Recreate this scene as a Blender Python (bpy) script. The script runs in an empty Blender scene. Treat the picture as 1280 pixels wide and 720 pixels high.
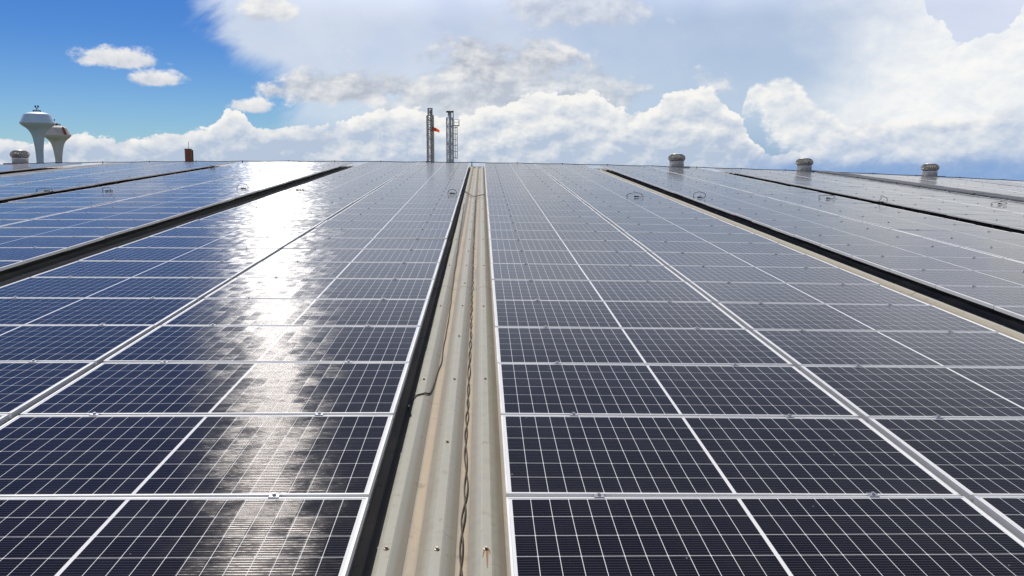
import bpy, bmesh, math, random
from mathutils import Matrix, Vector, noise as mnoise

random.seed(11)
R = math.radians
scene = bpy.context.scene
COL = scene.collection

# ------------------------------------------------------------------ frame of the roof and the camera
F_PX, PITCH, YAW, ROLL, CAM_H = 1055.16, 0.19221, 0.03819, 0.01587, 1.62244   # measured against the roof plane
SLOPE = R(4.0)                      # the roof rises towards its ridge
BASE_Z = 9.0                        # roof height above the ground under the camera


def cam_axes():
    cy, sy, cp, sp = math.cos(YAW), math.sin(YAW), math.cos(PITCH), math.sin(PITCH)
    fw = Vector((sy * cp, cy * cp, -sp))
    rt = Vector((cy, -sy, 0))
    up = rt.cross(fw)
    cr, sr = math.cos(ROLL), math.sin(ROLL)
    return cr * rt + sr * up, -sr * rt + cr * up, fw


_rt, _up, _fw = cam_axes()
RHO = 0.0                           # side fall of the roof that leaves the camera level
for _ in range(40):
    ROT = Matrix.Rotation(SLOPE, 3, 'X') @ Matrix.Rotation(RHO, 3, 'Y')
    RHO += (ROT @ _rt).z
ROT = Matrix.Rotation(SLOPE, 3, 'X') @ Matrix.Rotation(RHO, 3, 'Y')
M = Matrix.Translation((0, 0, BASE_Z)) @ ROT.to_4x4()
MI = M.inverted()

cam_data = bpy.data.cameras.new('camera')
cam = bpy.data.objects.new('camera', cam_data)
COL.objects.link(cam)
cam_data.sensor_fit = 'HORIZONTAL'
cam_data.sensor_width = 36.0
cam_data.lens = F_PX / 1280.0 * 36.0
cam_data.clip_start = 0.05
cam_data.clip_end = 6000
CR = Matrix((_rt, _up, -_fw)).transposed()
cam.matrix_world = M @ (Matrix.Translation((0, 0, CAM_H)) @ CR.to_4x4())
scene.camera = cam
CAMPOS = cam.matrix_world.translation.copy()
CAMROT = cam.matrix_world.to_3x3()


def px_dir(x, y):                   # world direction of a photograph pixel
    return (CAMROT @ Vector((x - 640, 360 - y, -F_PX))).normalized()


def px_azel(x, y):
    d = px_dir(x, y)
    return math.degrees(math.atan2(d.x, d.y)), math.degrees(math.asin(d.z))


def px_roof(x, y, z=0.0):           # point on the roof (roof frame) seen at a pixel, at height z above the panel plane
    d = MI.to_3x3() @ px_dir(x, y)
    c = Vector((0, 0, CAM_H))
    zz = z
    for _ in range(6):
        t = (zz - c.z) / d.z
        p = c + d * t
        zz = z + crown(p.x)
    return p


CROWN = 0.83273e-3


def crown(x):                       # the roof is very slightly crowned across its width
    return -CROWN * x * x


# ------------------------------------------------------------------ light
SUN_AZ, SUN_EL = R(-22.8), R(54.0)
SUN_DIR = Vector((math.sin(SUN_AZ) * math.cos(SUN_EL), math.cos(SUN_AZ) * math.cos(SUN_EL), math.sin(SUN_EL)))
sun_data = bpy.data.lights.new('sun', 'SUN')
sun_data.energy = 4.2
sun_data.angle = R(0.53)
sun_data.color = (1.0, 0.95, 0.87)
sun = bpy.data.objects.new('sun', sun_data)
COL.objects.link(sun)
sun.rotation_euler = SUN_DIR.to_track_quat('Z', 'Y').to_euler()
sun.location = (0, 0, 60)

vs = scene.view_settings
vs.view_transform = 'Standard'
vs.look = 'None'
vs.gamma = 1.0
vs.exposure = 0.0
vs.use_curve_mapping = False


# ------------------------------------------------------------------ node helpers
class G:
    """Small expression builder over a node tree."""
    def __init__(self, nt):
        self.nt = nt

    def node(self, t, **kw):
        n = self.nt.nodes.new(t)
        for k, v in kw.items():
            setattr(n, k, v)
        return n

    def put(self, sock, v):
        if isinstance(v, bpy.types.NodeSocket):
            self.nt.links.new(v, sock)
        else:
            sock.default_value = v

    def m(self, op, a, b=0.0, c=0.0, clamp=False):
        n = self.node('ShaderNodeMath', operation=op, use_clamp=clamp)
        self.put(n.inputs[0], a)
        self.put(n.inputs[1], b)
        self.put(n.inputs[2], c)
        return n.outputs[0]

    def add(self, a, b): return self.m('ADD', a, b)
    def sub(self, a, b): return self.m('SUBTRACT', a, b)
    def mul(self, a, b): return self.m('MULTIPLY', a, b)
    def div(self, a, b): return self.m('DIVIDE', a, b)
    def mx(self, a, b): return self.m('MAXIMUM', a, b)
    def mn(self, a, b): return self.m('MINIMUM', a, b)
    def lt(self, a, b): return self.m('LESS_THAN', a, b)
    def gt(self, a, b): return self.m('GREATER_THAN', a, b)
    def ab(self, a): return self.m('ABSOLUTE', a)

    def ss(self, x, lo, hi, a=0.0, b=1.0, kind='SMOOTHSTEP'):
        n = self.node('ShaderNodeMapRange', interpolation_type=kind)
        self.put(n.inputs[0], x)
        self.put(n.inputs[1], lo)
        self.put(n.inputs[2], hi)
        self.put(n.inputs[3], a)
        self.put(n.inputs[4], b)
        return n.outputs[0]

    def mix(self, f, a, b, blend='MIX'):
        n = self.node('ShaderNodeMix', data_type='RGBA', blend_type=blend)
        self.put(n.inputs[0], f)
        for s, v in ((n.inputs[6], a), (n.inputs[7], b)):
            if isinstance(v, (tuple, list)) and len(v) == 3:
                v = (*v, 1)
            self.put(s, v)
        return n.outputs[2]

    def vec(self, x, y, z):
        n = self.node('ShaderNodeCombineXYZ')
        for s, v in zip(n.inputs, (x, y, z)):
            self.put(s, v)
        return n.outputs[0]

    def vm(self, op, a, b=(0, 0, 0), scale=None):
        n = self.node('ShaderNodeVectorMath', operation=op)
        self.put(n.inputs[0], a)
        self.put(n.inputs[1], b)
        if scale is not None:
            self.put(n.inputs[3], scale)
        return n.outputs['Value'] if op in ('DOT_PRODUCT', 'LENGTH') else n.outputs[0]

    def sep(self, v):
        n = self.node('ShaderNodeSeparateXYZ')
        self.put(n.inputs[0], v)
        return n.outputs

    def noise(self, v, scale, detail=4, rough=0.5, dist=0.0, lac=2.0):
        n = self.node('ShaderNodeTexNoise')
        if v is not None:
            self.put(n.inputs['Vector'], v)
        n.inputs['Scale'].default_value = scale
        n.inputs['Detail'].default_value = detail
        n.inputs['Roughness'].default_value = rough
        n.inputs['Lacunarity'].default_value = lac
        n.inputs['Distortion'].default_value = dist
        return n.outputs['Fac']

    def voro(self, v, scale, detail=3, rough=0.5):
        n = self.node('ShaderNodeTexVoronoi', feature='SMOOTH_F1', normalize=True)
        self.put(n.inputs['Vector'], v)
        n.inputs['Scale'].default_value = scale
        n.inputs['Detail'].default_value = detail
        n.inputs['Roughness'].default_value = rough
        n.inputs['Smoothness'].default_value = 0.6
        return n.outputs['Distance']

    def curve(self, x, pts, lo, hi, ylo, yhi):
        n = self.node('ShaderNodeFloatCurve')
        cv = n.mapping.curves[0]
        p = [((a - lo) / (hi - lo), (b - ylo) / (yhi - ylo)) for a, b in pts]
        while len(cv.points) < len(p):
            cv.points.new(0.5, 0.5)
        for q, (a, b) in zip(cv.points, sorted(p)):
            q.location = (a, b)
            q.handle_type = 'AUTO_CLAMPED'
        n.mapping.use_clip = False
        n.mapping.update()
        self.put(n.inputs['Value'], self.ss(x, lo, hi, kind='LINEAR'))
        return self.ss(n.outputs[0], 0.0, 1.0, ylo, yhi, kind='LINEAR')


# ------------------------------------------------------------------ sky
world = bpy.data.worlds.new('World')
scene.world = world
world.use_nodes = True
nt = world.node_tree
nt.nodes.clear()
g = G(nt)
sky = g.node('ShaderNodeTexSky', sky_type='NISHITA')
sky.sun_disc = False
sky.sun_elevation = SUN_EL
sky.sun_rotation = SUN_AZ
sky.altitude = 50
sky.air_density = 1.0
sky.dust_density = 0.35
sky.ozone_density = 2.0
SKY_STRENGTH = 0.1
D = g.node('ShaderNodeTexCoord').outputs['Generated']
dx, dy, dz = g.sep(D)
AZ = g.mul(g.m('ARCTAN2', dx, dy), 180 / math.pi)
EL = g.mul(g.m('ARCSINE', dz), 180 / math.pi)
SUNDOT = g.vm('DOT_PRODUCT', D, tuple(SUN_DIR))

blue = g.mix(1.0, sky.outputs[0], (0.44, 0.68, 0.93), 'MULTIPLY')
# deeper blue higher up and away from the horizon, as in the photograph's clear corner
blue = g.mix(g.ss(EL, 0.5, 11.0), g.mix(1.0, blue, (1.0, 0.95, 0.92), 'MULTIPLY'), g.mix(1.0, blue, (0.42, 0.58, 0.82), 'MULTIPLY'))
blue = g.mix(g.ss(EL, 14.0, 30.0), blue, g.mix(1.0, blue, (0.45, 0.45, 0.62), 'MULTIPLY'))

P3 = g.vec(dx, dy, g.mul(dz, 1.5))
n_big = g.noise(P3, 5.0, 6, 0.55)
n_mid = g.noise(P3, 17.0, 8, 0.58, 0.3)
n_fine = g.noise(P3, 60.0, 5, 0.6)
bil = g.sub(1.0, g.voro(P3, 26.0, 3.0, 0.55))
bil2 = g.sub(1.0, g.voro(P3, 70.0, 3.0, 0.6))
LIT = g.vm('ADD', P3, (-0.006, 0.0, 0.012))
n_mid_l = g.noise(LIT, 17.0, 8, 0.58, 0.3)
bil_l = g.sub(1.0, g.voro(LIT, 26.0, 3.0, 0.55))
bil2_l = g.sub(1.0, g.voro(g.vm('ADD', P3, (-0.002, 0.0, 0.0045)), 70.0, 3.0, 0.6))
relief = g.add(g.add(g.mul(g.sub(n_mid, n_mid_l), 2.0), g.mul(g.sub(bil, bil_l), 2.4)), g.mul(g.sub(bil2, bil2_l), 0.8))      # bumps facing the sun are lighter


def A(x, y=120): return px_azel(x, y)[0]
def Ee(y, x=640): return px_azel(x, y)[1]


def k(c): return tuple(v / SKY_STRENGTH for v in c)


# thin high veil: clear at the left, pale over the middle and right, thinning to blue in places
streak = g.noise(g.vec(g.add(g.mul(dx, 0.9), g.mul(dz, 1.4)), g.mul(dy, 0.6), g.mul(g.sub(dz, g.mul(dx, 0.6)), 4.0)), 5.0, 7, 0.6, 0.4)
edge_az = g.curve(EL, [(-2, A(185)), (2.4, A(300)), (4.6, A(318)), (6.5, A(322)), (8.2, A(290)), (9.6, A(238)), (11.6, A(236)), (20, A(200)), (50, A(60)), (90, A(0))], -2, 90, -40, 0)
vx = g.add(g.sub(AZ, edge_az), g.mul(g.sub(streak, 0.5), 9.0))
veil = g.mul(g.ss(vx, -0.6, 3.2), g.ss(AZ, 75, 50))
behind = g.mul(g.ss(dy, 0.1, -0.5), g.ss(n_big, 0.36, 0.56))  # unseen cloud added behind the camera to fill shaded fronts with light
veil = g.mx(veil, behind)
veil_d = g.mul(veil, g.add(0.74, g.mul(g.sub(n_big, 0.5), 0.7)))
thin = g.mul(g.ss(AZ, A(690), A(790)), g.ss(AZ, A(1180), A(960)))
veil_d = g.add(veil_d, g.ss(AZ, A(1040), A(1180), 0.0, 0.25))
veil_d = g.m('MULTIPLY', veil_d, g.sub(1.0, g.mul(thin, 0.0)), clamp=True)
veil_col = g.mix(g.ss(AZ, A(600), A(800)), k((0.76, 0.81, 0.87)), k((0.60, 0.69, 0.80)))
veil_col = g.mix(g.ss(AZ, A(1000), A(1250)), veil_col, k((0.70, 0.75, 0.90)))
veil_col = g.mix(g.ss(EL, 1.8, 5.0), k((0.38, 0.50, 0.70)), veil_col)
veil_col = g.mix(g.ss(EL, 10, 13), veil_col, k((0.98, 1.04, 1.18)))  # bright cloud band, mostly above view, added to brighten panel reflections
veil_col = g.mix(g.ss(EL, 14, 22), veil_col, k((0.24, 0.29, 0.40)))
veil_col = g.mix(g.ss(EL, 23, 34), veil_col, k((0.14, 0.16, 0.22)))
c = g.mix(veil_d, blue, veil_col)


def cumulus(col, d, soft, bright, grey, base_lo, base_hi, dens=1.0):
    """lay a cloud over col: d is the depth inside its outline in degrees"""
    mask = g.mul(g.ss(d, 0.0, soft), dens)
    f = g.add(g.add(g.ss(EL, base_lo, base_hi, 0.0, 0.50), g.ss(d, 0.0, 1.3, 0.42, 0.0)), relief)
    f = g.m('ADD', f, g.add(0.08, g.mul(g.sub(n_big, 0.5), 0.9)), clamp=True)
    return g.mix(mask, col, g.mix(f, k(grey), k(bright)))


wob = g.add(g.add(g.mul(g.sub(n_mid, 0.5), 2.6), g.mul(g.sub(bil, 0.5), 2.2)), g.add(g.mul(g.sub(bil2, 0.5), 2.3), g.mul(g.sub(n_fine, 0.5), 0.9)))

# big bright tower of cloud at the right
top_r = [(A(900), 16), (A(1060), 15), (A(1108), Ee(2)), (A(1143), Ee(18)), (A(1156), Ee(52)), (A(1180), Ee(66)), (A(1196), Ee(86)), (A(1240), Ee(74)), (A(1262), Ee(66)), (A(1272), Ee(42)), (A(1290), Ee(28)), (A(1400), 10), (60, 7)]
d_r = g.add(g.sub(g.curve(AZ, top_r, -40, 60, -2, 16), EL), g.mul(wob, 0.55))
d_rc = g.mul(g.ss(g.add(AZ, g.mul(g.sub(n_big, 0.5), 18)), A(960), A(1190)), g.ss(AZ, 60, 40))
c = g.mix(g.mul(g.mul(g.ss(d_r, 0.0, 0.18), d_rc), g.ss(EL, 0.6, 3.2)), c,
          g.mix(g.m('ADD', g.add(g.ss(AZ, A(960), A(1200), 0.50, 0.78), g.mul(relief, 0.55)), g.add(g.mul(g.sub(n_mid, 0.5), 0.5), g.mul(g.sub(n_big, 0.5), 0.9)), clamp=True), k((0.64, 0.72, 0.84)), k((0.95, 0.95, 0.93))))

# grey broken clouds in the middle
def blob(cx, cy, rx, ry, low=0.55):
    a0, e0 = px_azel(cx, cy)
    s = 0.0543
    u = g.div(g.sub(AZ, a0), rx * s)
    v = g.sub(EL, e0)
    v = g.add(g.mul(g.mx(v, 0.0), 1.0 / (ry * s)), g.mul(g.mn(v, 0.0), 1.0 / (ry * s * low)))
    return g.sub(1.0, g.m('SQRT', g.add(g.mul(u, u), g.mul(v, v))))


wobn = g.add(g.mul(g.sub(n_mid, 0.5), 2.4), g.add(g.mul(g.sub(bil, 0.5), 0.7), g.mul(g.sub(n_fine, 0.5), 0.9)))
for cx, cy, rx, ry, dens in ((640, 122, 190, 46, 0.75), (425, 112, 92, 24, 0.9), (622, 82, 92, 34, 0.9), (715, 8, 105, 34, 0.55), (500, 108, 40, 16, 0.7)):
    d = g.add(blob(cx, cy, rx, ry, 0.7), wobn)
    f = g.m('ADD', g.add(0.42, g.mul(relief, 1.1)), g.mul(g.sub(n_mid, 0.5), 1.6), clamp=True)
    c = g.mix(g.mul(g.ss(d, 0.0, 0.5), dens), c, g.mix(f, k((0.46, 0.50, 0.58)), k((0.84, 0.84, 0.84))))

# the low bank along the horizon, and the bright heads in front of it
bank = [(-40, Ee(165)), (A(-60), Ee(190)), (A(0), Ee(188)), (A(22), Ee(196)), (A(60), Ee(196)), (A(100), Ee(182)), (A(150), Ee(190)), (A(200), Ee(183)), (A(240), Ee(178)), (A(272), Ee(166)), (A(292), Ee(152)), (A(306), Ee(162)), (A(330), Ee(176)), (A(370), Ee(172)), (A(410), Ee(170)), (A(460), Ee(156)), (A(520), Ee(149)), (A(570), Ee(156)), (A(620), Ee(138)), (A(700), Ee(128)), (A(750), Ee(130)), (A(785), Ee(150)), (A(815), Ee(142)), (A(850), Ee(122)), (A(876), Ee(126)), (A(905), Ee(142)), (A(930), Ee(165)), (A(952), Ee(196)), (A(975), Ee(205)), (A(1100), Ee(172)), (60, Ee(160))]
d_b = g.add(g.sub(g.curve(AZ, bank, -40, 60, -2, 16), EL), g.mul(wob, 0.62))
c = cumulus(c, d_b, 0.16, (0.93, 0.92, 0.89), (0.47, 0.56, 0.70), 0.8, 5.5)
front = [(-40, -2), (A(900), -2), (A(925), Ee(190)), (A(934), Ee(122)), (A(950), Ee(112)), (A(985), Ee(110)), (A(1003), Ee(128)), (A(1030), Ee(150)), (A(1050), Ee(160)), (A(1066), Ee(174)), (A(1120), Ee(168)), (A(1190), Ee(176)), (A(1290), Ee(150)), (60, Ee(150))]
d_f = g.add(g.sub(g.curve(AZ, front, -40, 60, -2, 16), EL), g.mul(wob, 0.5))
d_f = g.mn(d_f, g.add(g.mul(g.sub(EL, g.curve(AZ, [(-40, 5), (A(930), Ee(128)), (A(960), Ee(160)), (A(1010), Ee(184)), (A(1080), Ee(198)), (A(1290), Ee(200)), (60, Ee(200))], -40, 60, -2, 16)), 0.35), g.mul(wob, 0.45)))
c = cumulus(c, d_f, 0.5, (0.93, 0.92, 0.89), (0.52, 0.61, 0.75), 1.2, 6.0, 0.95)

# clear blue air low over the horizon at the right
low = g.mul(g.ss(AZ, A(880), A(990)), g.ss(g.add(EL, g.mul(g.sub(n_mid, 0.5), 1.6)), 2.3, 0.7))
c = g.mix(g.mul(low, 0.8), c, k((0.20, 0.36, 0.66)))

# small fair-weather clouds alone in the blue
for cx, cy, rx, ry in ((143, 75, 43, 14), (196, 101, 27, 12), (337, 16, 33, 16), (313, 133, 22, 11)):
    d = g.add(blob(cx, cy, rx, ry, 0.6), g.add(g.mul(wobn, 0.45), g.add(g.mul(g.sub(bil2, 0.5), 0.75), g.mul(g.sub(n_fine, 0.5), 0.9))))
    e0 = Ee(cy, cx)
    f = g.m('ADD', g.add(g.ss(EL, e0 - 0.5, e0 + 0.5, 0.25, 0.8), relief), 0.0, clamp=True)
    c = g.mix(g.mul(g.ss(d, 0.0, 0.55), 0.95), c, g.mix(f, k((0.58, 0.62, 0.70)), k((0.90, 0.89, 0.87))))

# bright thin cloud round the sun, high above the frame
halo = g.m('POWER', g.mx(SUNDOT, 0.0), 60.0)
c = g.mix(1.0, c, g.mix(1.0, k((1.0, 0.97, 0.92)), g.vec(halo, halo, halo), 'MULTIPLY'), 'ADD')
bg = g.node('ShaderNodeBackground')
g.put(bg.inputs[0], c)
bg.inputs[1].default_value = SKY_STRENGTH
nt.links.new(bg.outputs[0], g.node('ShaderNodeOutputWorld').inputs[0])


# ------------------------------------------------------------------ materials
def mat(name):
    m = bpy.data.materials.new(name)
    m.use_nodes = True
    m.node_tree.nodes.clear()
    gg = G(m.node_tree)
    out = gg.node('ShaderNodeOutputMaterial')
    return m, gg, out


def pbr(name, color, rough=0.5, metal=0.0, var=0.15, scale=6.0, bump=0.0, dirt=None, dirt_amt=0.5, dirt_scale=2.0, spec=0.5):
    m, gg, out = mat(name)
    b = gg.node('ShaderNodeBsdfPrincipled')
    co = gg.node('ShaderNodeTexCoord').outputs['Object']
    n = gg.noise(co, scale, 6, 0.6)
    c2 = tuple(v * (1 - var) for v in color)
    c1 = tuple(min(1, v * (1 + var)) for v in color)
    cc = gg.mix(n, c2, c1)
    if dirt:
        dn = gg.noise(co, dirt_scale, 7, 0.65, 0.5)
        cc = gg.mix(gg.mul(gg.ss(dn, 0.48, 0.66), dirt_amt), cc, dirt)
    gg.put(b.inputs['Base Color'], cc)
    b.inputs['Metallic'].default_value = metal
    b.inputs['Specular IOR Level'].default_value = spec
    gg.put(b.inputs['Roughness'], gg.ss(n, 0.2, 0.8, max(0.02, rough - 0.08), min(1, rough + 0.08)))
    if bump:
        bn = gg.node('ShaderNodeBump')
        bn.inputs['Strength'].default_value = bump
        bn.inputs['Distance'].default_value = 0.01
        gg.put(bn.inputs['Height'], n)
        gg.put(b.inputs['Normal'], bn.outputs[0])
    m.node_tree.links.new(b.outputs[0], out.inputs[0])
    return m


PL, PW = 2.072, 1.038                # panel length (across) and width (up the slope)
PITCH_Y = 1.058
GLASS_ROUGH = 0.06


def make_glass():
    m, q, out = mat('solar_glass')
    uv = q.node('ShaderNodeUVMap').outputs[0]
    u, v, _ = q.sep(uv)
    info = q.node('ShaderNodeObjectInfo')
    au = q.ab(u)
    cu = 0.0837
    su = q.div(q.sub(au, 0.0075), cu)
    fu = q.m('FRACT', su)
    du = q.mul(q.mn(fu, q.sub(1.0, fu)), cu)
    cv = 0.1672
    sv = q.div(q.add(v, 0.5016), cv)
    fv = q.m('FRACT', sv)
    dv = q.mul(q.mn(fv, q.sub(1.0, fv)), cv)
    gap = q.mx(q.lt(du, 0.00122), q.lt(dv, 0.0013))
    gap = q.mx(gap, q.lt(q.add(du, dv), 0.0056))
    gap = q.mx(gap, q.lt(au, 0.0085))
    gap = q.mx(gap, q.gt(au, 0.0075 + 12 * cu))
    gap = q.mx(gap, q.gt(q.ab(v), 0.5016))
    bs = cv / 9.0
    fb = q.m('FRACT', q.div(q.add(v, 0.5016), bs))
    db = q.mul(q.ab(q.sub(fb, 0.5)), bs)
    wire = q.lt(db, 0.00042)
    # each cell a shade of its own
    wn = q.node('ShaderNodeTexWhiteNoise', noise_dimensions='3D')
    q.put(wn.inputs['Vector'], q.vec(q.m('FLOOR', q.div(u, cu)), q.m('FLOOR', sv), q.mul(info.outputs['Random'], 91.0)))
    cell = q.mix(wn.outputs['Value'], (0.0035, 0.0035, 0.0075), (0.0065, 0.006, 0.0125))
    cell = q.mix(q.mul(info.outputs['Random'], 0.5), cell, (0.004, 0.005, 0.014))
    col = q.mix(q.mul(wire, 0.85), cell, (0.22, 0.22, 0.25))
    col = q.mix(gap, col, (0.76, 0.77, 0.78))
    # thin dust, heavier along the lower edge of every module
    dn = q.noise(q.vec(u, v, q.mul(info.outputs['Random'], 40.0)), 3.2, 6, 0.6)
    vo = q.node('ShaderNodeTexVoronoi')
    q.put(vo.inputs['Vector'], q.vec(u, v, q.mul(info.outputs['Random'], 53.0)))
    vo.inputs['Scale'].default_value = 9.0
    vcr = q.sep(vo.outputs['Color'])[0]
    speck = q.mul(q.lt(vo.outputs['Distance'], q.mul(vcr, 0.045)), q.gt(vcr, 0.72))       # grit and small droppings
    dust = q.add(q.mul(q.ss(v, -0.44, -0.51), 0.03), q.mul(speck, 0.5))
    col = q.mix(dust, col, (0.42, 0.40, 0.36))
    dif = q.node('ShaderNodeBsdfDiffuse')
    q.put(dif.inputs[0], col)
    # the round ribbons and fingers in the cells spread the sun up and down the slope
    tan = q.node('ShaderNodeTangent', direction_type='UV_MAP')
    ge = q.node('ShaderNodeNewGeometry')
    # no two cells lie quite alike, nor is the embossed glass even: this breaks the sun's streak up
    cr_, cg_, cb_ = q.sep(wn.outputs['Color'])
    rip = q.sub(q.noise(q.vec(q.mul(u, 9.0), q.mul(v, 15.0), q.mul(info.outputs['Random'], 31.0)), 1.0, 3, 0.55), 0.5)
    lat = q.add(q.mul(q.sub(cr_, 0.5), 0.030), q.mul(rip, 0.060))
    wob_n = q.vm('NORMALIZE', q.vm('ADD', ge.outputs['Normal'], q.vm('SCALE', tan.outputs[0], (0, 0, 0), lat)))
    an = q.node('ShaderNodeBsdfAnisotropic', distribution='BECKMANN')
    wb = q.node('ShaderNodeBump')
    wb.inputs['Strength'].default_value = 0.35
    wb.inputs['Distance'].default_value = 0.002
    q.put(wb.inputs['Height'], q.noise(q.vec(q.mul(u, 7.0), q.mul(v, 90.0), q.mul(info.outputs['Random'], 23.0)), 1.0, 3, 0.6))
    q.put(wb.inputs['Normal'], wob_n)
    q.put(an.inputs['Normal'], wb.outputs[0])
    an.inputs['Color'].default_value = (0.97, 0.91, 0.91, 1)
    an.inputs['Roughness'].default_value = 0.36
    an.inputs['Anisotropy'].default_value = 0.80
    ROT_AN = 0.0
    an.inputs['Rotation'].default_value = ROT_AN
    q.put(an.inputs['Tangent'], tan.outputs[0])
    mx = q.node('ShaderNodeMixShader')
    q.put(mx.inputs[0], q.mul(q.sub(1.0, gap), q.add(0.003, q.mul(wire, 0.17))))
    q.put(mx.inputs[1], dif.outputs[0])
    q.put(mx.inputs[2], an.outputs[0])
    gl = q.node('ShaderNodeBsdfAnisotropic', distribution='GGX')
    gl.inputs['Color'].default_value = (1, 1, 1, 1)
    gl.inputs['Anisotropy'].default_value = 0.0
    gl.inputs['Roughness'].default_value = GLASS_ROUGH * 2
    bn = q.node('ShaderNodeBump')
    bn.inputs['Strength'].default_value = 0.05
    bn.inputs['Distance'].default_value = 0.002
    q.put(bn.inputs['Height'], q.noise(q.vec(u, v, q.mul(info.outputs['Random'], 17.0)), 2.5, 3, 0.5))
    q.put(gl.inputs['Normal'], bn.outputs[0])
    # the embossed solar glass also throws a long soft streak, strongest at low angles
    g2 = q.node('ShaderNodeBsdfAnisotropic', distribution='BECKMANN')
    g2.inputs['Color'].default_value = (1, 1, 1, 1)
    g2.inputs['Roughness'].default_value = 0.33
    g2.inputs['Anisotropy'].default_value = 0.68
    q.put(g2.inputs['Tangent'], tan.outputs[0])
    q.put(g2.inputs['Normal'], wob_n)
    gmix = q.node('ShaderNodeMixShader')
    gmix.inputs[0].default_value = 0.066
    q.put(gmix.inputs[1], gl.outputs[0])
    q.put(gmix.inputs[2], g2.outputs[0])
    fr = q.node('ShaderNodeFresnel')
    fr.inputs[0].default_value = 1.18
    m2 = q.node('ShaderNodeMixShader')
    q.put(m2.inputs[0], fr.outputs[0])
    q.put(m2.inputs[1], mx.outputs[0])
    q.put(m2.inputs[2], gmix.outputs[0])
    # thin dust film, added so its pale colour brightens panels at flat viewing angles
    cosv = q.mx(q.ab(q.vm('DOT_PRODUCT', ge.outputs['Incoming'], ge.outputs['Normal'])), 0.03)
    op = q.mn(q.div(q.add(0.0022, q.mul(q.ss(dn, 0.40, 0.8), 0.005)), cosv), 0.4)
    dd = q.node('ShaderNodeBsdfDiffuse')
    dd.inputs[0].default_value = (0.50, 0.50, 0.50, 1)
    m3 = q.node('ShaderNodeMixShader')
    q.put(m3.inputs[0], op)
    q.put(m3.inputs[1], m2.outputs[0])
    q.put(m3.inputs[2], dd.outputs[0])
    m.node_tree.links.new(m3.outputs[0], out.inputs[0])
    return m


def make_roof_mat(period, x0):
    m, q, out = mat('ribbed_sheet')
    co = q.node('ShaderNodeTexCoord').outputs['Object']
    x, y, z = q.sep(co)
    ph = q.m('FRACT', q.div(q.sub(x, x0), period))          # 0 on a crest, 0.5 in a valley
    dv = q.mul(q.ab(q.sub(ph, 0.5)), period)
    n1 = q.noise(q.vec(q.mul(x, 3.0), q.mul(y, 0.35), 0.0), 2.4, 8, 0.62)
    n2 = q.noise(co, 11.0, 6, 0.65)
    n3 = q.noise(q.vec(q.mul(x, 9.0), q.mul(y, 0.8), 3.0), 3.0, 5, 0.6)
    paint = q.mix(n2, (0.30, 0.295, 0.255), (0.38, 0.375, 0.325))
    pan = q.mix(n1, (0.23, 0.205, 0.16), (0.31, 0.285, 0.23))
    c = q.mix(q.ss(dv, 0.045, 0.072), pan, paint)
    # ochre dust washed into every valley
    c = q.mix(q.mul(q.ss(q.add(dv, q.mul(q.sub(n3, 0.5), 0.012)), 0.026, 0.012), q.ss(n1, 0.30, 0.52)), c, (0.41, 0.325, 0.215))
    c = q.mix(q.mul(q.ss(n2, 0.56, 0.72), 0.5), c, (0.16, 0.14, 0.11))
    # laps between sheets
    lap = q.lt(q.ab(q.sub(q.m('FRACT', q.div(q.sub(y, 4.6), 9.3)), 0.5)), 0.0011)
    c = q.mix(q.mul(lap, 0.75), c, (0.05, 0.045, 0.04))
    b = q.node('ShaderNodeBsdfPrincipled')
    q.put(b.inputs['Base Color'], c)
    q.put(b.inputs['Roughness'], q.ss(n2, 0.3, 0.7, 0.42, 0.62))
    b.inputs['Specular IOR Level'].default_value = 0.35
    bn = q.node('ShaderNodeBump')
    bn.inputs['Strength'].default_value = 0.25
    bn.inputs['Distance'].default_value = 0.004
    q.put(bn.inputs['Height'], q.add(n2, q.mul(n1, 2.0)))
    q.put(b.inputs['Normal'], bn.outputs[0])
    m.node_tree.links.new(b.outputs[0], out.inputs[0])
    return m


MAT = {}
MAT['glass'] = make_glass()
MAT['alu'] = pbr('anodised_aluminium', (0.74, 0.75, 0.76), 0.42, 0.25, 0.05, 3.0)
MAT['clamp'] = pbr('clamp_aluminium', (0.52, 0.53, 0.55), 0.35, 0.8, 0.1, 30)
MAT['rail'] = pbr('rail_aluminium', (0.30, 0.30, 0.31), 0.5, 0.6, 0.1, 3)
MAT['cable'] = pbr('black_cable', (0.012, 0.011, 0.011), 0.5, 0, 0.3, 40, 0.1)
MAT['cable_brown'] = pbr('dusty_black_cable', (0.035, 0.024, 0.017), 0.6, 0, 0.35, 30, 0.1)
MAT['screw'] = pbr('screw_washer', (0.42, 0.37, 0.32), 0.45, 0.6, 0.2, 60, 0.0, (0.20, 0.085, 0.03), 0.9, 40)
MAT['rust'] = pbr('rust_run', (0.27, 0.14, 0.06), 0.8, 0, 0.3, 30)
MAT['galv'] = pbr('galvanised_steel', (0.56, 0.56, 0.55), 0.32, 0.85, 0.15, 9, 0.1, (0.30, 0.28, 0.25), 0.5, 5)
MAT['vent'] = pbr('spun_aluminium', (0.86, 0.85, 0.82), 0.38, 0.15, 0.1, 9, 0.1, (0.45, 0.42, 0.38), 0.5, 5)
MAT['galv_dark'] = pbr('weathered_galvanised', (0.24, 0.245, 0.245), 0.5, 0.2, 0.2, 8)
MAT['mast'] = pbr('mast_paint', (0.34, 0.38, 0.42), 0.45, 0.1, 0.2, 2)
MAT['mast_dark'] = pbr('mast_sooty', (0.40, 0.395, 0.38), 0.6, 0.1, 0.3, 2)
MAT['flue'] = pbr('stainless_flue', (0.62, 0.66, 0.70), 0.5, 0.15, 0.12, 1.5, 0, (0.25, 0.25, 0.25), 0.5, 1.0)
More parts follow.
